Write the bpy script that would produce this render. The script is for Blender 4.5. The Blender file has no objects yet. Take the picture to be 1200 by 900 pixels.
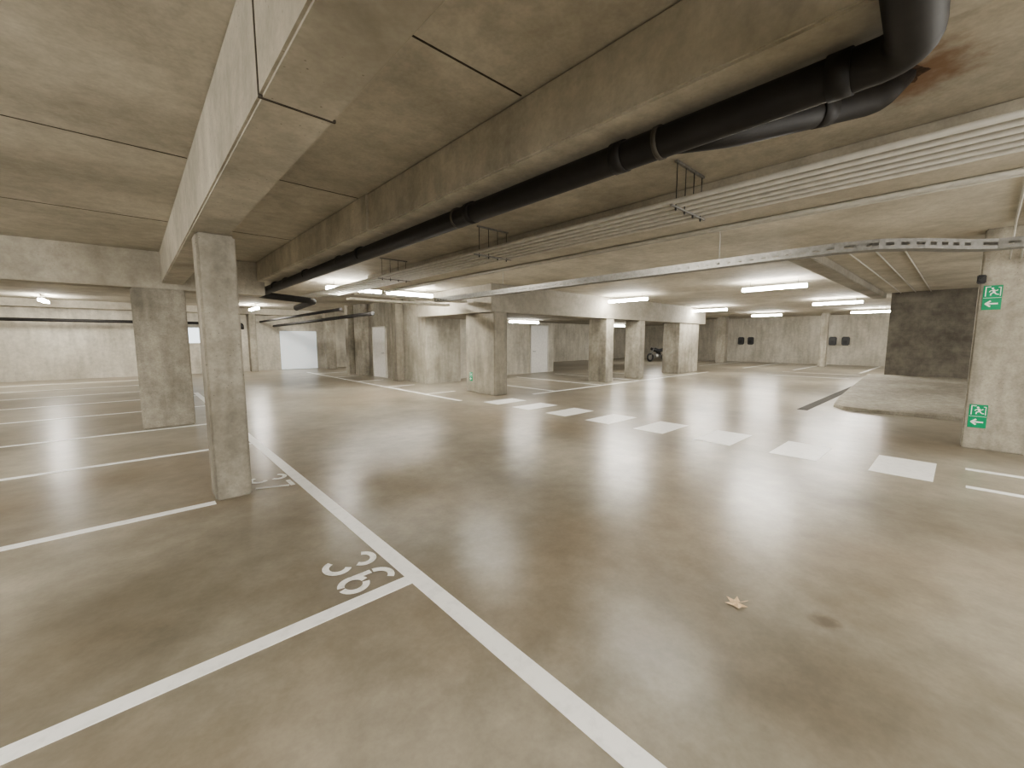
import bpy, bmesh, math, random
from mathutils import Vector, Matrix
random.seed(4)
C=bpy.context.collection
SC=bpy.context.scene
H_CAM=1.6; SLAB=3.15

# ------------------------------------------------------------ materials
def nm(name):
    m=bpy.data.materials.new(name); m.use_nodes=True
    nt=m.node_tree; b=nt.nodes['Principled BSDF']
    return m,nt,b
def N(nt,t,**k):
    n=nt.nodes.new(t)
    for a,v in k.items(): setattr(n,a,v)
    return n
def noise(nt,vec,scale,detail=4,rough=.6):
    n=N(nt,'ShaderNodeTexNoise'); n.inputs['Scale'].default_value=scale
    n.inputs['Detail'].default_value=detail; n.inputs['Roughness'].default_value=rough
    nt.links.new(vec,n.inputs['Vector']); return n.outputs[0]
def mr(nt,v,a,b,c=0.,d=1.,smooth=True):
    n=N(nt,'ShaderNodeMapRange',interpolation_type='SMOOTHSTEP' if smooth else 'LINEAR')
    nt.links.new(v,n.inputs['Value'])
    for k,x in (('From Min',a),('From Max',b),('To Min',c),('To Max',d)): n.inputs[k].default_value=x
    return n.outputs['Result']
def vmath(nt,op,a,b):
    m=N(nt,'ShaderNodeVectorMath',operation=op)
    for i,v in enumerate((a,b)):
        if isinstance(v,bpy.types.NodeSocket): nt.links.new(v,m.inputs[i])
        else: m.inputs[i].default_value=v
    return m.outputs[1] if op in('DISTANCE','LENGTH') else m.outputs[0]
def scale_col(nt,col,f):
    m=N(nt,'ShaderNodeVectorMath',operation='SCALE'); nt.links.new(col,m.inputs[0]); nt.links.new(f,m.inputs['Scale']); return m.outputs[0]
def mix(nt,fac,a,b,mode='MIX'):
    m=N(nt,'ShaderNodeMix',data_type='RGBA',blend_type=mode)
    for s,v in ((0,fac),(6,a),(7,b)):
        if isinstance(v,bpy.types.NodeSocket): nt.links.new(v,m.inputs[s])
        elif isinstance(v,(int,float)): m.inputs[s].default_value=v
        else: m.inputs[s].default_value=(v[0],v[1],v[2],1)
    return m.outputs[2]
def math_(nt,op,a,b=None,c=None):
    m=N(nt,'ShaderNodeMath',operation=op)
    for i,v in enumerate((a,b,c)):
        if v is None: continue
        if isinstance(v,(int,float)): m.inputs[i].default_value=v
        else: nt.links.new(v,m.inputs[i])
    return m.outputs[0]
def bump(nt,b,h,strength,dist=.02):
    n=N(nt,'ShaderNodeBump'); n.inputs['Strength'].default_value=strength; n.inputs['Distance'].default_value=dist
    nt.links.new(h,n.inputs['Height']); nt.links.new(n.outputs[0],b.inputs['Normal'])
def blend(nt,a,b,t):
    return math_(nt,'ADD',math_(nt,'MULTIPLY',a,1-t),math_(nt,'MULTIPLY',b,t))
def soft_spot(nt,P,col,pos,r0,r1,amt,c,nscale=7,warp=.45):
    d=vmath(nt,'DISTANCE',P,pos)
    d=math_(nt,'ADD',d,math_(nt,'MULTIPLY',math_(nt,'SUBTRACT',noise(nt,P,nscale,4,.6),.5),warp))
    return mix(nt,math_(nt,'MULTIPLY',mr(nt,d,r0,r1,1.,0.),amt),col,c)

def concrete(name,dark,light,rough=.8,stain=.35,bstr=.3,streak=0,pits=0,grain=.10,zj=None,spot=None):
    m,nt,b=nm(name)
    g=N(nt,'ShaderNodeNewGeometry'); P=g.outputs['Position']
    n1=noise(nt,P,.65,5,.6); n2=noise(nt,P,8,5,.6); n3=noise(nt,P,38,2,.6)
    col=mix(nt,mr(nt,n1,.28,.72),dark,light)
    f=math_(nt,'MULTIPLY',mr(nt,n2,.25,.75,1-grain,1+grain),mr(nt,n3,.25,.75,1-grain*.6,1+grain*.6))
    col=scale_col(nt,col,f)
    st=mr(nt,noise(nt,vmath(nt,'ADD',P,(7.3,3.1,1.7)),.6,5,.6),.46,.76)
    col=mix(nt,math_(nt,'MULTIPLY',st,stain),col,[dark[0]*.66,dark[1]*.63,dark[2]*.58])
    if streak:
        s=noise(nt,vmath(nt,'MULTIPLY',P,(5,5,.9)),1.,3,.5)
        col=scale_col(nt,col,mr(nt,s,.3,.65,1-streak,1.0))
    if pits:
        v=N(nt,'ShaderNodeTexVoronoi'); v.inputs['Scale'].default_value=24; nt.links.new(P,v.inputs['Vector'])
        pt=mr(nt,v.outputs['Distance'],.06,.15,1-pits,1.)
        keep=mr(nt,n1,.46,.54)
        col=scale_col(nt,col,math_(nt,'ADD',math_(nt,'MULTIPLY',pt,keep),math_(nt,'SUBTRACT',1.,keep)))
    if spot: col=soft_spot(nt,P,col,spot,.12,.42,.85,(.19,.10,.05))
    nt.links.new(col,b.inputs['Base Color']); b.inputs['Roughness'].default_value=rough
    if bstr: bump(nt,b,n2,bstr,.004)
    return m

M_ceil=concrete('ceiling_concrete',(.36,.332,.275),(.56,.523,.443),stain=.55,bstr=0,spot=(3.52,.37,3.15))
M_beam=concrete('beam_concrete',(.34,.314,.26),(.54,.504,.427),stain=.6,pits=.5,streak=.12)
M_beam2=concrete('stained_beam_concrete',(.42,.389,.323),(.64,.598,.508),stain=.6,pits=.4,streak=.15)
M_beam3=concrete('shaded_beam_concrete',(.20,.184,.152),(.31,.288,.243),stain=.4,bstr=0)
M_beamp=concrete('pale_beam_concrete',(.37,.344,.288),(.53,.497,.427),stain=.4,bstr=0)
M_col=concrete('column_concrete',(.26,.24,.198),(.43,.40,.337),stain=.65,bstr=.4,streak=.28,pits=.5,grain=.15)
M_cold=concrete('shade_toned_column_concrete',(.20,.182,.147),(.335,.308,.253),stain=.5,bstr=0,streak=.25)  # shade on the stepped pillar is put into this darker, browner tone
M_wall=concrete('wall_concrete',(.46,.431,.366),(.64,.607,.532),stain=.4,bstr=0,streak=.18)
M_wall2=concrete('core_wall_concrete',(.30,.28,.232),(.46,.432,.37),stain=.5,bstr=0,streak=.25)
M_ramp=concrete('ramp_concrete',(.25,.232,.193),(.38,.355,.303),stain=.5,bstr=0,grain=.2)

def blockwall():
    m,nt,b=nm('grey_blockwork')
    g=N(nt,'ShaderNodeNewGeometry'); sx=N(nt,'ShaderNodeSeparateXYZ'); nt.links.new(g.outputs['Position'],sx.inputs[0])
    cx=N(nt,'ShaderNodeCombineXYZ'); nt.links.new(math_(nt,'ADD',sx.outputs[1],sx.outputs[0]),cx.inputs[0]); nt.links.new(sx.outputs[2],cx.inputs[1])
    br=N(nt,'ShaderNodeTexBrick'); nt.links.new(cx.outputs[0],br.inputs['Vector'])
    br.inputs['Scale'].default_value=1; br.inputs['Brick Width'].default_value=.4; br.inputs['Row Height'].default_value=.2; br.inputs['Mortar Size'].default_value=.006
    br.inputs['Color1'].default_value=(.145,.132,.110,1); br.inputs['Color2'].default_value=(.150,.137,.114,1); br.inputs['Mortar'].default_value=(.134,.122,.102,1)
    c=scale_col(nt,br.outputs[0],mr(nt,noise(nt,g.outputs['Position'],1.5,6,.7),.28,.72,.6,1.35))
    nt.links.new(c,b.inputs['Base Color']); b.inputs['Roughness'].default_value=.9
    return m
M_block=blockwall()

def floor_mat(name='polished_concrete_floor'):
    m,nt,b=nm(name)
    P0=N(nt,'ShaderNodeNewGeometry').outputs['Position']
    P=vmath(nt,'ADD',P0,(3.7,11.2,5.37))
    n1=noise(nt,P,.42,4,.55); n2=noise(nt,P,1.2,5,.55); n3=noise(nt,P,6,5,.6); n4=noise(nt,P,34,2,.6)
    v=blend(nt,n1,n2,.38)
    col=mix(nt,mr(nt,v,.31,.69),(.165,.146,.113),(.395,.365,.303))
    br=mr(nt,noise(nt,vmath(nt,'ADD',P,(13.,5.,2.)),.42,4,.5),.40,.76)
    col=mix(nt,math_(nt,'MULTIPLY',br,.6),col,(.215,.162,.104))
    f=math_(nt,'MULTIPLY',mr(nt,n3,.25,.75,.89,1.12),mr(nt,n4,.25,.75,.95,1.05))
    col=scale_col(nt,col,f)
    col=soft_spot(nt,P0,col,(2.8,.4,0.),.02,.10,.7,(.085,.062,.042),22,.07)
    nt.links.new(col,b.inputs['Base Color'])
    b.inputs['Roughness'].default_value=.285
    b.inputs['Specular IOR Level'].default_value=.55
    return m
M_floor=floor_mat()

def paint(name,c,wear=.2):
    m,nt,b=nm(name)
    P=N(nt,'ShaderNodeNewGeometry').outputs['Position']
    n=noise(nt,P,11,4,.7)
    rgb=N(nt,'ShaderNodeRGB'); rgb.outputs[0].default_value=(*c,1)
    nt.links.new(scale_col(nt,rgb.outputs[0],mr(nt,n,.3,.55,1-wear,1.)),b.inputs['Base Color']); b.inputs['Roughness'].default_value=.36
    return m
M_white=paint('white_road_paint',(.94,.94,.925),.10)
M_whitew=paint('worn_white_paint',(.94,.94,.91),.25)
def plain(name,c,rough=.5,metal=0,var=.1,scale=12,emit=None,es=1):
    m,nt,b=nm(name)
    P=N(nt,'ShaderNodeNewGeometry').outputs['Position']
    rgb=N(nt,'ShaderNodeRGB'); rgb.outputs[0].default_value=(*c,1)
    nt.links.new(scale_col(nt,rgb.outputs[0],mr(nt,noise(nt,P,scale,2,.6),.3,.7,1-var,1+var*.3)),b.inputs['Base Color'])
    b.inputs['Roughness'].default_value=rough; b.inputs['Metallic'].default_value=metal
    if emit: b.inputs['Emission Color'].default_value=(*emit,1); b.inputs['Emission Strength'].default_value=es
    return m
M_pipe=plain('black_drain_plastic',(.016,.014,.013),.6,0,.4,6)
M_cond=plain('pvc_conduit',(.50,.485,.44),.45)
M_galv=plain('galvanised_steel',(.22,.216,.203),.6,.05,.2,20)
M_traylight=plain('light_tray_metal',(.60,.575,.51),.45,.05,.2,8)
M_dark=plain('dark_plastic',(.03,.03,.032),.4)
M_seam=plain('dark_seam',(.07,.06,.048),1.0,0,.3,20)
M_box=plain('charcoal_plastic',(.06,.06,.062),.5)
M_rustd=plain('dark_rust',(.085,.05,.03),.9,0,.5,25)
M_clamp=plain('clamp_metal',(.08,.072,.06),.6,.2)
M_green=plain('sign_green',(.0,.27,.12),.4,0,.05)
M_signw=plain('sign_white',(.85,.87,.84),.4,0,.03)
M_door=plain('white_door_paint',(.80,.79,.76),.45,0,.08)
M_frame=plain('pale_door_frame_paint',(.62,.60,.55),.5,0,.08)
M_housing=plain('lamp_housing',(.80,.79,.75),.5,0,.05)
M_lamp=plain('lamp_diffuser_glow',(.9,.9,.85),.4,0,.02,12,(1.0,.965,.89),155)
M_lampfill=plain('fill_lamp_diffuser_glow',(.9,.9,.85),.4,0,.02,12,(1.0,.965,.89),100)  # glow of the unseen lamps added as fill
M_lamplow=plain('low_lamp_diffuser_glow',(.9,.9,.85),.4,0,.02,12,(1.0,.965,.89),55)
M_bluepanel=plain('glowing_pale_panel',(.70,.74,.76),.6,0,.1,3,(.92,.97,1.0),.35)  # weak emission makes the door panel glow; it is no lamp
M_glass=plain('frosted_window',(.7,.76,.82),.3,0,.1,3,(.85,.94,1.0),1.3)
M_leaf=plain('dry_leaf',(.70,.53,.35),.7,0,.2,60)
M_chrome=plain('motorcycle_metal',(.4,.4,.4),.3,.8)
M_grate=plain('drain_grate',(.05,.045,.038),.8,.05,.3,30)
M_doormesh=plain('door_handle_metal',(.2,.2,.2),.35,.8)

# ------------------------------------------------------------ mesh helpers
def obj(name,me,loc=(0,0,0),mat=None,label=None,cat=None,kind=None,parent=None,group=None):
    o=bpy.data.objects.new(name,me); o.location=loc; C.objects.link(o)
    if mat and me: me.materials.append(mat)
    if label: o['label']=label
    if cat: o['category']=cat
    if kind: o['kind']=kind
    if group: o['group']=group
    if parent: o.parent=parent
    return o
def bm_boxes(name,boxes,bev=0,seg=2):
    bm=bmesh.new()
    for (x0,x1,y0,y1,z0,z1) in boxes:
        r=bmesh.ops.create_cube(bm,size=1)
        for v in r['verts']:
            v.co=Vector(((x0+x1)/2+v.co.x*(x1-x0),(y0+y1)/2+v.co.y*(y1-y0),(z0+z1)/2+v.co.z*(z1-z0)))
        if bev:
            es=list({e for v in r['verts'] for e in v.link_edges})
            bmesh.ops.bevel(bm,geom=es,offset=bev,segments=seg,affect='EDGES')
    me=bpy.data.meshes.new(name); bm.to_mesh(me); bm.free(); return me
def box(name,x0,x1,y0,y1,z0,z1,mat,bev=0,**k):
    cx,cy=(x0+x1)/2,(y0+y1)/2
    me=bm_boxes(name,[(x0-cx,x1-cx,y0-cy,y1-cy,0,z1-z0)],bev)
    return obj(name,me,(cx,cy,z0),mat,**k)
def poly(name,pts,z0,z1):
    bm=bmesh.new()
    lo=[bm.verts.new((x,y,z0)) for x,y in pts]; hi=[bm.verts.new((x,y,z1)) for x,y in pts]
    n=len(pts); bm.faces.new(hi); bm.faces.new(lo[::-1])
    for i in range(n): bm.faces.new((lo[i],lo[(i+1)%n],hi[(i+1)%n],hi[i]))
    bmesh.ops.recalc_face_normals(bm,faces=bm.faces)
    me=bpy.data.meshes.new(name); bm.to_mesh(me); bm.free(); return me
def smooth_path(pts,r,n=8):
    pts=[Vector(p) for p in pts]; out=[pts[0]]
    for i in range(1,len(pts)-1):
        a,b,c=pts[i-1],pts[i],pts[i+1]
        d1=(a-b); d2=(c-b); rr=min(r,d1.length*.49,d2.length*.49)
        p=b+d1.normalized()*rr; q=b+d2.normalized()*rr
        for k in range(n+1):
            t=k/n; out.append(p*(1-t)**2+b*2*t*(1-t)+q*t*t)
    out.append(pts[-1]); return out
def tube_bm(bm,pts,rad,seg=16,bend=0):
    if bend: pts=smooth_path(pts,bend)
    else: pts=[Vector(p) for p in pts]
    rings=[]; up=None
    for i,p in enumerate(pts):
        if i==0: t=pts[1]-p
        elif i==len(pts)-1: t=p-pts[i-1]
        else: t=(pts[i+1]-p).normalized()+(p-pts[i-1]).normalized()
        t.normalize()
        if up is None:
            up=Vector((0,0,1)) if abs(t.z)<.9 else Vector((1,0,0))
        s=t.cross(up).normalized(); up=s.cross(t).normalized()
        rr=rad[i] if isinstance(rad,list) else rad
        rings.append([bm.verts.new(p+(s*math.cos(q)+up*math.sin(q))*rr) for q in [2*math.pi*k/seg for k in range(seg)]])
    for a,b in zip(rings,rings[1:]):
        for k in range(seg):
            f=bm.faces.new((a[k],a[(k+1)%seg],b[(k+1)%seg],b[k])); f.smooth=True
    bm.faces.new(rings[0][::-1]); bm.faces.new(rings[-1])
def tube(name,pts,rad,seg=16,bend=0,origin=(0,0,0),**k):
    mat=k.pop('mat'); o=Vector(origin)
    bm=bmesh.new(); tube_bm(bm,[Vector(p)-o for p in pts],rad,seg,bend)
    bmesh.ops.recalc_face_normals(bm,faces=bm.faces)
    me=bpy.data.meshes.new(name); bm.to_mesh(me); bm.free()
    par=k.get('parent')
    return obj(name,me,(0,0,0) if par else origin,mat,**k)
def empty(name,loc,label,cat,group=None):
    o=bpy.data.objects.new(name,None); o.location=loc; o.empty_display_size=.2; C.objects.link(o)
    o['label']=label; o['category']=cat
    if group: o['group']=group
    return o
def copy_tree(root,loc,rotz=None):
    n=root.copy(); C.objects.link(n); n.location=loc
    if rotz is not None: n.rotation_euler=(0,0,rotz)
    for ch in root.children:
        c=ch.copy(); C.objects.link(c); c.parent=n
        for g in ch.children:
            d=g.copy(); C.objects.link(d); d.parent=c
    return n

# ------------------------------------------------------------ room shell
S='structure'
HB=2.37
box('floor',-12,34,-6,27,-.2,0,M_floor,kind=S)
box('ceiling',-12,34,-6,27,SLAB,SLAB+.25,M_ceil,kind=S)
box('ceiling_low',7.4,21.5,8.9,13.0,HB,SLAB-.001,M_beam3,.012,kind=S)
box('wall_north',-12,17.5,24.4,24.7,0,SLAB,M_wall,kind=S)
box('wall_east',33,33.3,-6,21,0,SLAB,M_wall,kind=S)
box('wall_northeast',17.0,33,20,20.3,0,SLAB,M_wall,kind=S)
box('wall_west',-12.3,-12,-6,24.4,0,SLAB,M_wall,kind=S)
box('wall_block',18.8,19.1,-6,1.72,0,SLAB,M_block,kind=S)
box('wall_stairwell',7.75,9.25,13.0,13.25,0,SLAB,M_wall2,kind=S)
box('wall_stairwell_side',7.75,8.0,13.25,18.0,0,SLAB,M_wall2,kind=S)
box('wall_core',9.25,15.6,13.9,14.15,0,SLAB,M_wall,kind=S)
box('wall_core_side',15.35,15.6,14.15,18.0,0,SLAB,M_wall,kind=S)
# thin dark casting seams: on the slab between the beams and around the near beam
for i,y in enumerate((-.57,2.03,4.63,7.23)):
    box('trim_%d'%(2*i+1),-11.9,.459,y-.006,y+.006,SLAB-.003,SLAB,M_seam,kind=S)
    box('trim_%d'%(2*i+2),.766,1.944,y-.006,y+.006,SLAB-.003,SLAB,M_seam,kind=S)
box('trim_9',.457,.768,2.044,2.056,2.597,2.61,M_seam,kind=S)
box('trim_10',.456,.461,2.044,2.056,2.61,SLAB-.002,M_seam,kind=S)

def door(name,face,a,b,z1,pos):
    if face=='x':
        d=box(name,pos-.05,pos-.001,a,b,.01,z1,M_door,.006,kind=S)
        me=bm_boxes('door_frame',[(-.07,.0,-(b-a)/2-.05,-(b-a)/2,0,z1+.04),(-.07,.0,(b-a)/2,(b-a)/2+.05,0,z1+.04),(-.07,0,-(b-a)/2-.05,(b-a)/2+.05,z1,z1+.05)],.004)
        obj('door_frame',me,(.025,0,-.01),M_frame,parent=d)
        w=(b-a)/2
        bm=bmesh.new(); tube_bm(bm,[(-.03,-w+.12,1.03),(-.09,-w+.12,1.03),(-.09,-w+.26,1.03)],.011,10,.02)
    else:
        d=box(name,a,b,pos-.05,pos-.001,.01,z1,M_door,.006,kind=S)
        w=(b-a)/2
        me=bm_boxes('door_frame',[(-w-.05,-w,-.07,0,0,z1+.04),(w,w+.05,-.07,0,0,z1+.04),(-w-.05,w+.05,-.07,0,z1,z1+.05)],.004)
        obj('door_frame',me,(0,.025,-.01),M_frame,parent=d)
        bm=bmesh.new(); tube_bm(bm,[(-w+.12,-.03,1.03),(-w+.12,-.09,1.03),(-w+.26,-.09,1.03)],.011,10,.02)
    me=bpy.data.meshes.new('door_handle'); bm.to_mesh(me); bm.free()
    obj('door_handle',me,(0,0,0),M_doormesh,parent=d)
door('door_1','x',16.15,17.3,2.1,7.75)
door('door_2','y',13.95,15.1,2.25,13.9)
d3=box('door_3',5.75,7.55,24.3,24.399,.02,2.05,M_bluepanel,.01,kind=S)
w1=box('window_1',1.75,2.5,24.34,24.399,1.45,2.15,M_glass,.004,kind=S)
me=bm_boxes('window_frame',[(-.42,-.36,-.05,.02,-.05,.75),(.36,.42,-.05,.02,-.05,.75),(-.42,.42,-.05,.02,-.06,0),(-.42,.42,-.05,.02,.7,.76)])
obj('window_frame',me,(0,0,0),M_frame,parent=w1)

# ------------------------------------------------------------ columns
def column(x0,x1,y0,y1,z1,label,mat=M_col,group=None,bev=.018):
    return box('concrete_column',x0,x1,y0,y1,0,z1,mat,bev,label=label,cat='column',group=group)
column(.50,.81,4.88,5.2,2.6,'slim square bare concrete column standing between parking bays')
column(.03,.78,9.76,10.15,2.5,'wide bare concrete column under the cross beam',bev=.02)
column(9.0,9.45,-1.3,-.1,SLAB,'broad concrete pillar carrying two green exit signs')
GD='concrete pillars along the drive lane'
cx,cy=7.75,9.6
me=bm_boxes('concrete_column',[(-.25,.25,-.69,.20,0,HB),(-.14,.25,.18,.80,0,HB)],.018)
obj('concrete_column',me,(cx,cy,0),M_cold,label='large shade-toned stepped concrete pillar beside the zebra crossing',cat='column')
column(12.9,13.4,8.91,9.7,HB,'rectangular concrete pillar along the drive lane',group=GD)
column(15.2,15.65,8.91,9.55,HB,'rectangular concrete pillar along the drive lane',group=GD)
column(18.8,20.9,8.95,9.75,HB,'very wide concrete pier along the drive lane')
column(29.9,30.4,11.0,11.6,SLAB,'distant narrow concrete pillar near the far wall',group=GD)
column(29.8,30.15,5.35,5.7,SLAB,'thin concrete post in front of the far wall')
column(7.4,7.74,17.8,18.6,SLAB,'concrete pillar beside the white stairwell door')
column(7.3,7.6,19.0,19.4,SLAB,'narrow concrete pillar behind the stairwell')
column(7.42,7.74,14.6,15.0,SLAB,'concrete pilaster standing against the stairwell wall',M_cold)
column(7.75,8.25,23.3,23.8,SLAB,'concrete pillar close to the far end wall')
column(4.3,4.6,23.9,24.39,2.85,'narrow concrete pilaster close to the far end wall')

# ------------------------------------------------------------ beams
def beam(x0,x1,y0,y1,z0,z1,label,mat=M_beam,bev=.012):
    return box('concrete_beam',x0,x1,y0,y1,z0,z1,mat,bev,label=label,cat='beam')
T=SLAB-.001
beam(.46,.765,-6,9.75,2.6,T,'deep pale concrete ceiling beam above the parking bays')
beam(-12,2.08,9.75,10.15,2.5,T,'deep concrete cross beam spanning over the bays',M_beam)
cx,cy=2.11,2
me=bm_boxes('concrete_beam',[(-.15,.18,-8,2.42,0.0,T-2.765),(-.165,.18,2.42,7.74,0,T-2.765)],.012)
obj('concrete_beam',me,(cx,cy,2.765),M_beam2,label='stained concrete ceiling beam beside the drain pipe',cat='beam')
beam(4.32,4.86,-6,9.9,2.81,T,'broad pale concrete beam beside the conduit bundle',M_beamp)
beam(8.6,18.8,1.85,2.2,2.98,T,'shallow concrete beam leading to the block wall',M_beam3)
beam(-12,17.4,23.9,24.399,2.851,T,'concrete edge beam along the top of the far wall',M_beamp)

# ------------------------------------------------------------ floor markings
def stripe(name,x0,x1,y0,y1,label,group,z=.004):
    return box(name,x0,x1,y0,y1,.0005,z,M_white,0,label=label,cat='floor marking',group=group)
stripe('aisle_line',1.245,1.36,-5,15.6,'long white painted line closing the parking bays',None,.005)
for y in (2.38,4.86,7.32,9.6,12.3,14.75,17.1,19.5,22):
    xe=.49 if y==4.86 else (1.245 if y<15 else 1.3)
    stripe('bay_line',-4.2,xe,y-.05,y+.05,'white painted divider line between parking bays','bay divider lines')
for k in range(8):
    y=.38+1.08*k
    stripe('crossing_stripe',6.55,7.55,y-.28,y+.28,'white painted block of the pedestrian crossing','crossing blocks')
for x in (6.6,7.52):
    stripe('walkway_line',x-.05,x+.05,-5,-.15,'thin white painted walkway edge line','walkway lines')
stripe('aisle_line',6.2,6.3,8.8,21.8,'white painted lane line running to the far wall',None)
stripe('aisle_line',8.6,21,8.4,8.5,'white painted lane line along the pillars',None)
for x in (9.6,12.1,14.6,17.1):
    stripe('bay_line',x-.045,x+.045,8.5,12.9,'white painted divider line between parking bays','bay divider lines')
for y in (10.6,13.1,15.6,18.1,20.6):
    stripe('bay_line',6.3,7.3 if y<19 else 11,y-.045,y+.045,'white painted divider line between parking bays','bay divider lines')
for y in (3.2,5.9,8.3,10.8,13.2):
    stripe('bay_line',25.5,32.8,y-.05,y+.05,'white painted divider line between parking bays','bay divider lines')
for x in (21.5,24):
    stripe('bay_line',x-.05,x+.05,3.0,6.0,'white painted divider line between parking bays','bay divider lines')

def digit(ch):
    def arc(cx,cy,rx,ry,a0,a1,n=14):
        return [(cx+rx*math.cos(math.radians(a0+(a1-a0)*i/n)),cy+ry*math.sin(math.radians(a0+(a1-a0)*i/n))) for i in range(n+1)]
    if ch=='3': return [arc(.27,.765,.21,.20,165,-55),arc(.27,.245,.22,.21,55,-165)]
    if ch=='6': return [arc(.27,.26,.21,.22,82,-82),arc(.27,.26,.21,.22,-98,-262),[(.065,.34),(.065,.68)],arc(.30,.68,.235,.28,172,48)]
    if ch=='7': return [[(.02,.92),(.55,.92)],[(.49,.83),(.20,.02)]]
def ribbon(bm,pts,w,z):
    P=[Vector((p[0],p[1],0)) for p in pts]; L=[];R=[]
    for i,p in enumerate(P):
        t=(P[min(i+1,len(P)-1)]-P[max(i-1,0)]).normalized(); n=Vector((-t.y,t.x,0))
        L.append(bm.verts.new((p+n*w/2)+Vector((0,0,z)))); R.append(bm.verts.new((p-n*w/2)+Vector((0,0,z))))
    for i in range(len(P)-1): bm.faces.new((L[i],R[i],R[i+1],L[i+1]))
def bay_number(txt,x,y,label,su=.38,sw=.355):
    # read from inside the bay looking out to the lane: reading direction -Y, digit tops toward +X
    bm=bmesh.new()
    for i,ch in enumerate(txt):
        for j,pl in enumerate(digit(ch)): ribbon(bm,[(p[0]+i*.74,p[1]) for p in pl],.125,.0003*j)
    for v in bm.verts:
        u,w=v.co.x*su,v.co.y*sw
        v.co=Vector((w,-u,.003+v.co.z))
    for f in bm.faces:
        f.normal_update()
        if f.normal.z<0: f.normal_flip()
    me=bpy.data.meshes.new('bay_number'); bm.to_mesh(me); bm.free()
    return obj('bay_number',me,(x,y,0.0005),M_whitew,label=label,cat='floor marking')
bay_number('36',.86,2.955,'worn white stencilled number 36 painted on the floor')
bay_number('37',.855,5.42,'worn white stencilled number 37 painted on the floor',.42,.37)

# ------------------------------------------------------------ raised ramp
def ramp_obj():
    bm=bmesh.new()
    prof=[(18.78,2.2),(15.5,2.14),(13.3,2.06),(12.3,1.98),(11.9,1.75),(11.8,1.2),(11.85,.4),(12.0,-.8),(12.3,-4.5),(18.78,-4.5)]
    def hz(x): return .09+.33*max(0,(x-11.8))/7.
    n=len(prof)
    lo=[bm.verts.new((x,y,0.001)) for x,y in prof]
    mid=[bm.verts.new((min(x+.02,18.78),y-.02 if y>-4 else y,hz(x)*.8)) for x,y in prof]
    hi=[bm.verts.new((min(x+.08,18.78),y-.07 if y>-4 else y,hz(x)+random.uniform(-.006,.01))) for x,y in prof]
    bm.faces.new(lo[::-1])
    c=bm.verts.new((15.5,-.5,hz(15.5)))
    for i in range(n):
        j=(i+1)%n
        bm.faces.new((lo[i],lo[j],mid[j],mid[i])); bm.faces.new((mid[i],mid[j],hi[j],hi[i])); bm.faces.new((hi[i],hi[j],c))
    bmesh.ops.recalc_face_normals(bm,faces=bm.faces)
    for v in bm.verts: v.co-=Vector((15,0,0))
    me=bpy.data.meshes.new('concrete_ramp'); bm.to_mesh(me); bm.free()
    return obj('concrete_ramp',me,(15,0,0),M_ramp,label='low rough grey concrete ramp slab rising toward the block wall',cat='ramp')
ramp_obj()
box('drain_channel',11.2,18.3,2.26,2.46,.0005,.006,M_grate,0,label='dark metal floor drain channel beside the ramp',cat='drain')

# ------------------------------------------------------------ drain pipe
PX,PZ=2.20,2.668
e=empty('drain_pipe',(PX,0,PZ),'long black plastic drain pipe hung under the ceiling','pipe')
o=(PX,0,PZ)
tube('main_pipe',[(PX,10.6,PZ-.02),(PX,.20,PZ),(1.25,.16,PZ+.0),(1.25,.16,3.149)],.080,24,.13,o,mat=M_pipe,parent=e)
for y in (.42,1.45,2.9,5.2,7.4,9.4):
    tube('pipe_collar',[(PX,y-.04,PZ),(PX,y+.04,PZ)],.087,24,0,o,mat=M_pipe,parent=e)
for y in (1.20,3.1,5.9,8.6):
    tube('pipe_clamp',[(PX,y-.014,PZ),(PX,y+.014,PZ)],.0865,24,0,o,mat=M_clamp,parent=e)
tube('branch_pipe',[(PX,1.15,PZ-.005),(PX+.24,.93,PZ+.03),(3.26,.44,2.97),(3.46,.37,3.149)],.070,20,.1,o,mat=M_pipe,parent=e)
tube('pipe_collar',[(2.89,.661,2.856),(2.97,.614,2.879)],.080,20,0,o,mat=M_pipe,parent=e)
tube('lower_pipe',[(PX,10.5,PZ-.05),(PX,10.9,PZ-.05),(PX+1.2,10.95,PZ-.12),(PX+1.2,12.5,PZ-.2)],.075,20,.16,o,mat=M_pipe,parent=e)
pts=[]
for i in range(48):
    q=2*math.pi*i/48; r=.09*(1+.18*math.sin(3*q+1)+.12*math.sin(7*q)+.16*random.random()); pts.append((r*math.cos(q)*1.2,r*math.sin(q)))
obj('rust_hole',poly('rust_hole',pts,0,.0035),(3.49,.368,SLAB-.006),M_rustd,label='dark rusty broken opening around the pipe outlet',cat='stain')

tube('wall_pipe',[(-12,23.8,2.35),(4.0,23.8,2.35),(4.0,23.8,2.1)],.065,14,.1,(0,23.8,2.35),mat=M_pipe,label='black pipe running along the far wall',cat='pipe')
tube('overhead_pipe',[(5.5,12.3,2.4),(5.5,24.39,2.3)],.06,14,0,(5.5,18,2.35),mat=M_pipe,label='black pipe hung below the ceiling over the lane',cat='pipe')
tube('overhead_pipe',[(4.9,13.3,2.55),(4.9,24.39,2.5)],.05,14,0,(4.9,18,2.5),mat=M_pipe,label='thin black pipe hung below the ceiling over the lane',cat='pipe')

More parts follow.
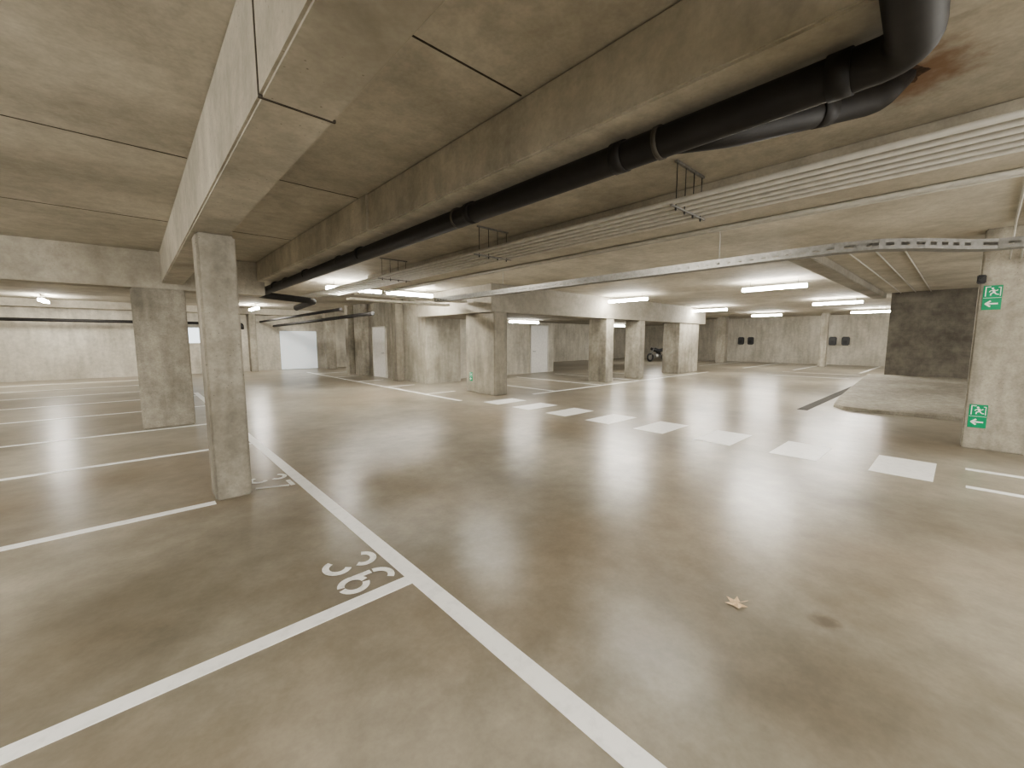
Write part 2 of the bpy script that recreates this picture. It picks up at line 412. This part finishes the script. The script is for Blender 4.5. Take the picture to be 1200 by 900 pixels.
# ------------------------------------------------------------ conduits, trays, hangers
for i in range(6):
    x=3.55+i*.125
    tube('cable_conduit',[(x,-5.5,2.79),(x,12.8-.15*i,2.79)],.021,10,0,(x,2,2.79),mat=M_cond,label='pale plastic conduit in the overhead bundle',cat='conduit',group='overhead conduits')
def tray(x,y,z,length,w,hgt,along,label,mat):
    bx=[(-w/2,w/2,-length/2,length/2,0,.006),(-w/2,-w/2+.006,-length/2,length/2,0,hgt),(w/2-.006,w/2,-length/2,length/2,0,hgt)]
    o=obj('cable_tray',bm_boxes('cable_tray',bx),(x,y,z),mat,label=label,cat='cable tray')
    if along=='x': o.rotation_euler=(0,0,math.pi/2)
    return o
tray(5.7,10.05,2.68,3.2,.3,.06,'x','white metal cable tray crossing toward the pillar',M_traylight)
tray(5.6,10.6,2.60,3.0,.2,.06,'x','pale metal cable tray crossing the lane',M_traylight)
for x in (4.72,4.80):
    tube('cable_conduit',[(x,-5.5,2.788),(x,9.85,2.788)],.0215,8,0,(x,2,2.79),mat=M_cond,label='thin pale plastic conduit clipped under the concrete beam',cat='conduit',group='overhead conduits')
def ptray(pts,w,h,z,label):
    bm=bmesh.new()
    P=[Vector((a,b,0)) for a,b in pts]; L=[];R=[]
    for i,p in enumerate(P):
        t=(P[min(i+1,len(P)-1)]-P[i]).normalized()+(P[i]-P[max(i-1,0)]).normalized(); t.normalize()
        n=Vector((-t.y,t.x,0)); L.append(p+n*w/2); R.append(p-n*w/2)
    for A in (L,R):
        for i in range(len(P)-1):
            a,b=A[i],A[i+1]; ln=(b-a).length; n=max(1,int(ln/.14))
            for z0,z1,gap in ((0,h*.34,0),(h*.34,h*.66,1),(h*.66,h,0)):
                for k in range(n if gap else 1):
                    q0,q1=((k+.0)/n,(k+.45)/n) if gap else (0,1)
                    v=[a.lerp(b,q0)+Vector((0,0,z0)),a.lerp(b,q1)+Vector((0,0,z0)),a.lerp(b,q1)+Vector((0,0,z1)),a.lerp(b,q0)+Vector((0,0,z1))]
                    bm.faces.new([bm.verts.new(c) for c in v])
    for i in range(len(P)-1): bm.faces.new([bm.verts.new(c) for c in (L[i],L[i+1],R[i+1],R[i])])
    bmesh.ops.remove_doubles(bm,verts=bm.verts,dist=.0005)
    c=P[0].copy()
    for v in bm.verts: v.co-=c
    me=bpy.data.meshes.new('cable_tray'); bm.to_mesh(me); bm.free()
    return obj('cable_tray',me,(c.x,c.y,z),M_galv,label=label,cat='cable tray')
ptray([(6.15,9.7),(6.15,1.1),(6.25,.75),(6.55,.42),(7.0,.08),(7.2,-.15),(7.25,-.5),(7.1,-5)],.16,.11,2.60,'perforated galvanised cable tray bending toward the pillar')

GH='threaded rod hangers'
def hanger(x,y,w,z0):
    e=empty('conduit_hanger',(x,y,z0),'metal hanger bracket with threaded rods under the ceiling','hanger',GH)
    me=bm_boxes('top_rail',[(-w/2,w/2,-.012,.012,SLAB-z0-.02,SLAB-z0-.001)]); obj('top_rail',me,(0,0,0),M_galv,parent=e)
    me=bm_boxes('lower_rail',[(-w/2-.06,w/2+.06,-.010,.010,-.014,-.001)]); obj('lower_rail',me,(0,0,0),M_galv,parent=e)
    for s in (-1,-.33,.33,1):
        bm=bmesh.new(); tube_bm(bm,[(s*(w/2-.03),0,-.04),(s*(w/2-.03),0,SLAB-z0-.01)],.004,8)
        tube_bm(bm,[(s*(w/2-.03),0,-.035),(s*(w/2-.03),0,-.014)],.009,8)
        me=bpy.data.meshes.new('threaded_rod'); bm.to_mesh(me); bm.free(); obj('threaded_rod',me,(0,0,0),M_dark,parent=e)
    return e
h0=hanger(3.86,1.8,.56,2.768)
for y in (-1.2,4.6,7.6): copy_tree(h0,(3.86,y,2.768))
def rodhanger(y):
    return tube('tray_rod',[(6.15,y,2.601),(6.15,y,SLAB-.001)],.004,8,0,(6.15,y,2.601),mat=M_galv,label='thin threaded rod holding the galvanised cable tray',cat='hanger',group='tray rods')
for y in (2.4,7.0): rodhanger(y)

for k,(x0,y0,x1,y1) in enumerate([(4.875,-.25,8.9,-.35),(4.875,-.32,8.9,-.45)]):
    tube('surface_conduit',[(x0,y0,2.85),(x0+.02,y0,3.13),(x1-.3,y1,3.13),(x1+.08,y1,2.7)],.012,8,.15,(x0,y0,2.9),mat=M_cond,label='thin grey conduit fixed across the ceiling to the pillar',cat='conduit',group='surface conduits')
for k in range(3):
    y=1.5-k*.35
    tube('surface_conduit',[(9.6,y,3.136),(18.79,y,3.136)],.014,8,0,(10,y,3.12),mat=M_cond,label='thin grey conduit fixed across the ceiling to the block wall',cat='conduit',group='surface conduits')

# ------------------------------------------------------------ exit signs on pillars
def sign(X,Y,z,name_label,sc=1.0):
    e=empty('exit_sign',(X,Y,z),name_label,'sign')
    W,Hh=.18,.34
    me=bm_boxes('sign_plate',[(-.006,0,-W/2*sc,W/2*sc,-Hh/2*sc,Hh/2*sc)],.001,1); obj('sign_plate',me,(0,0,0),M_green,parent=e)
    def flat(nm_,polys):
        bm=bmesh.new()
        for p in polys:
            bm.faces.new([bm.verts.new((-.0075,-u*sc,w*sc)) for u,w in p])
        bmesh.ops.recalc_face_normals(bm,faces=bm.faces)
        me=bpy.data.meshes.new(nm_); bm.to_mesh(me); bm.free()
        obj(nm_,me,(0,0,0),M_signw,parent=e)
    def limb(a,b,w):
        a=Vector(a);b=Vector(b);t=(b-a).normalized();n=Vector((-t.y,t.x))*w/2
        return [tuple(a+n),tuple(a-n),tuple(b-n),tuple(b+n)]
    fig=[limb((.004,.112),(.014,.066),.024), limb((.006,.1),(-.022,.096),.010),limb((-.022,.096),(-.034,.078),.010),
         limb((.008,.1),(.036,.094),.010),limb((.036,.094),(.046,.108),.010),
         limb((.010,.07),(-.016,.058),.013),limb((-.016,.058),(-.018,.03),.012),
         limb((.016,.07),(.034,.046),.013),limb((.034,.046),(.058,.042),.011)]
    head=[(-.004+.0125*math.cos(q),.128+.0125*math.sin(q)) for q in [2*math.pi*i/14 for i in range(14)]]
    flat('running_figure',fig+[head])
    flat('doorway_symbol',[limb((-.066,.02),(-.066,.155),.010),limb((-.066,.150),(-.02,.150),.010)])
    flat('door_edge_symbol',[limb((.05,.14),(.076,.14),.008),limb((.072,.144),(.072,.02),.008)])
    flat('arrow_symbol',[limb((-.05,-.085),(.06,-.085),.020),limb((-.06,-.087),(-.010,-.045),.020),limb((-.06,-.083),(-.010,-.125),.020)])
    flat('sign_divider',[limb((-.084,-.003),(.084,-.003),.004)])
sign(8.999,-.235,2.19,'green emergency exit sign with running figure, high on pillar')
sign(8.999,-.235,.49,'green emergency exit sign with running figure, low on pillar')
sign(7.609,10.15,.47,'small green emergency exit sign low on stepped pillar',.8)
e=empty('emergency_spotlight',(8.97,-.09,2.45),'small black emergency spotlight on the pillar corner','lamp')
me=bm_boxes('spotlight_body',[(-.06,.029,-.07,.02,-.06,.06)],.01); obj('spotlight_body',me,(0,0,0),M_dark,parent=e)
bm=bmesh.new(); tube_bm(bm,[(-.06,-.025,0),(-.09,-.03,-.01)],.03,14); me=bpy.data.meshes.new('lens_hood'); bm.to_mesh(me); bm.free(); obj('lens_hood',me,(0,0,0),M_dark,parent=e)

# ------------------------------------------------------------ charging boxes on far wall
def charger(y):
    e=empty('charging_box',(33,y,1.5),'dark grey wall-mounted vehicle charging box','charging station','wall charging boxes')
    me=bm_boxes('box_body',[(-.16,0,-.2,.2,-.26,.28)],.05,3); obj('box_body',me,(0,0,0),M_box,parent=e)
    me=bm_boxes('socket_cover',[(-.19,-.155,-.1,.1,-.16,.04)],.012,2); obj('socket_cover',me,(0,0,0),M_dark,parent=e)
    return e
c0=charger(11.0)
for y in (10.35,5.6,4.95): copy_tree(c0,(33,y,1.5))

# ------------------------------------------------------------ motorcycle far away
def moto(x,y):
    e=empty('motorcycle',(x,y,0),'small black motorcycle parked beyond the pillars','motorcycle')
    for yy in (-.68,.68):
        bm=bmesh.new(); pts=[(0,yy+.25*math.cos(q),.31+.25*math.sin(q)) for q in [2*math.pi*i/24 for i in range(25)]]
        tube_bm(bm,pts,.06,10); me=bpy.data.meshes.new('wheel'); bm.to_mesh(me); bm.free(); w=obj('wheel',me,(0,0,0),M_dark,parent=e)
        bm=bmesh.new()
        for q in range(6):
            a=q*math.pi/3; tube_bm(bm,[(0,yy,.31),(0,yy+.22*math.cos(a),.31+.22*math.sin(a))],.015,6)
        me=bpy.data.meshes.new('spokes'); bm.to_mesh(me); bm.free(); obj('spokes',me,(0,0,0),M_chrome,parent=w)
    bm=bmesh.new(); tube_bm(bm,[(0,-.15,.45),(0,0,.78),(0,.25,.86),(0,.45,.80)],[.14,.17,.15,.06],14); me=bpy.data.meshes.new('fuel_tank'); bm.to_mesh(me); bm.free(); obj('fuel_tank',me,(0,0,0),M_dark,parent=e)
    bm=bmesh.new(); tube_bm(bm,[(0,-.8,.9),(0,-.5,.84),(0,-.1,.80)],[.07,.12,.12],12); me=bpy.data.meshes.new('seat'); bm.to_mesh(me); bm.free(); obj('seat',me,(0,0,0),M_dark,parent=e)
    bm=bmesh.new(); tube_bm(bm,[(0,-.2,.4),(0,.25,.42)],.17,10); me=bpy.data.meshes.new('engine'); bm.to_mesh(me); bm.free(); obj('engine',me,(0,0,0),M_chrome,parent=e)
    bm=bmesh.new(); tube_bm(bm,[(-.08,.68,.31),(-.06,.42,1.0)],.025,8); tube_bm(bm,[(.08,.68,.31),(.06,.42,1.0)],.025,8); tube_bm(bm,[(-.36,.3,1.08),(-.06,.42,1.02),(.06,.42,1.02),(.36,.3,1.08)],.018,8)
    me=bpy.data.meshes.new('fork_and_handlebar'); bm.to_mesh(me); bm.free(); obj('fork_and_handlebar',me,(0,0,0),M_chrome,parent=e)
    bm=bmesh.new(); tube_bm(bm,[(0,.46,.92),(0,.6,.92)],[.06,.1],14); me=bpy.data.meshes.new('headlight'); bm.to_mesh(me); bm.free(); obj('headlight',me,(0,0,0),M_dark,parent=e)
    e.rotation_euler=(0,0,math.radians(70)); return e
moto(28.6,15.2)

# ------------------------------------------------------------ lamps
GL='ceiling fluorescent battens'
LZ=2.92
def lamp(x,y,z,along,mat=M_lamp,top=SLAB):
    e=empty('ceiling_lamp',(x,y,z),'lit fluorescent batten lamp with white diffuser','lamp',GL)  # label shared by visible lamps and the unseen ones added for light
    me=bm_boxes('lamp_housing',[(-.05,.05,-.76,.76,.07,.11)],.006); obj('lamp_housing',me,(0,0,0),M_housing,parent=e)
    me=bm_boxes('diffuser',[(-.065,.065,-.74,.74,.0,.068)]); obj('diffuser',me,(0,0,0),mat,parent=e)
    for s in (-.55,.55):
        bm=bmesh.new(); tube_bm(bm,[(0,s,.11),(0,s,top-z-.001)],.006,8); me=bpy.data.meshes.new('suspension_rod'); bm.to_mesh(me); bm.free(); obj('suspension_rod',me,(0,0,0),M_galv,parent=e)
    if along=='x': e.rotation_euler=(0,0,math.pi/2)
    return e
l0=lamp(12.6,3.5,LZ,'y')
for (x,y,al) in [(12.8,8.0,'y'),(20.0,8.1,'y'),(19.6,3.3,'y'),(26.5,7.6,'y'),(27,3.2,'y'),
                 (4.6,11.4,'x'),(6.3,11.4,'x'),(4.1,21.5,'y'),(-2.2,22.0,'y'),(26,14,'x'),(10.5,19.5,'x'),
                 (-3.4,7.6,'y'),(-4.2,13,'y'),(-5.8,19.5,'y')]:  # unseen lamps off to the left, added to brighten the parking bays
    copy_tree(l0,(x,y,LZ),math.pi/2 if al=='x' else 0)
l3=lamp(11.2,11.5,2.235,'x',M_lamplow,HB)
copy_tree(l3,(17.4,11.5,2.235),math.pi/2)
l_fill=lamp(5.6,-2.6,2.52,'y',M_lampfill)  # unseen lamps out of view, added as fill light for the near area
for (x,y) in [(1.6,-2.4),(-1.8,-1.4),(-2.8,3.2),(7.2,-4.0)]: copy_tree(l_fill,(x,y,2.52))
l_hidden=lamp(5.17,6.4,3.02,'y',M_lamplow)  # unseen lamps tucked behind the broad beam, added to brighten the mid floor
copy_tree(l_hidden,(5.17,2.7,3.02))

# ------------------------------------------------------------ leaf
def leaf():
    bm=bmesh.new(); c=bm.verts.new((0,0,.008))
    R=[.028,.062,.036,.070,.040,.082,.040,.070,.036,.062,.028]
    vs=[]
    for i,r in enumerate(R):
        a=math.radians(-150+300*i/(len(R)-1)); vs.append(bm.verts.new((r*math.sin(a),r*math.cos(a),.003+(.010 if i%2 else 0))))
    for i in range(len(vs)-1): bm.faces.new((c,vs[i],vs[i+1]))
    me=bpy.data.meshes.new('leaf_blade'); bm.to_mesh(me); bm.free()
    e=empty('dry_leaf',(2.6,.8,0),'small flat tan dry maple leaf on the floor','leaf')
    obj('leaf_blade',me,(0,0,0),M_leaf,parent=e)
    bm=bmesh.new(); tube_bm(bm,[(0,0,.008),(.01,-.045,.005),(.02,-.08,.003)],.0018,6); me=bpy.data.meshes.new('stem'); bm.to_mesh(me); bm.free(); obj('stem',me,(0,0,0),M_leaf,parent=e)
    e.rotation_euler=(0,0,.9)
leaf()

# ------------------------------------------------------------ world + camera
w=bpy.data.worlds.new('w'); SC.world=w; w.use_nodes=True
bg=w.node_tree.nodes['Background']; bg.inputs[0].default_value=(1,.975,.92,1); bg.inputs[1].default_value=3.3
cam=bpy.data.cameras.new('camera'); co=bpy.data.objects.new('camera',cam); C.objects.link(co)
cam.sensor_width=36; cam.lens=482/1200*36; cam.clip_start=.02; cam.clip_end=200
a=math.radians(42.55); p=math.radians(6.16)
co.location=(0,0,H_CAM); co.rotation_euler=(math.pi/2-p,0,-a)
SC.camera=co
try: SC.view_settings.look='AgX - Medium High Contrast'
except Exception: pass
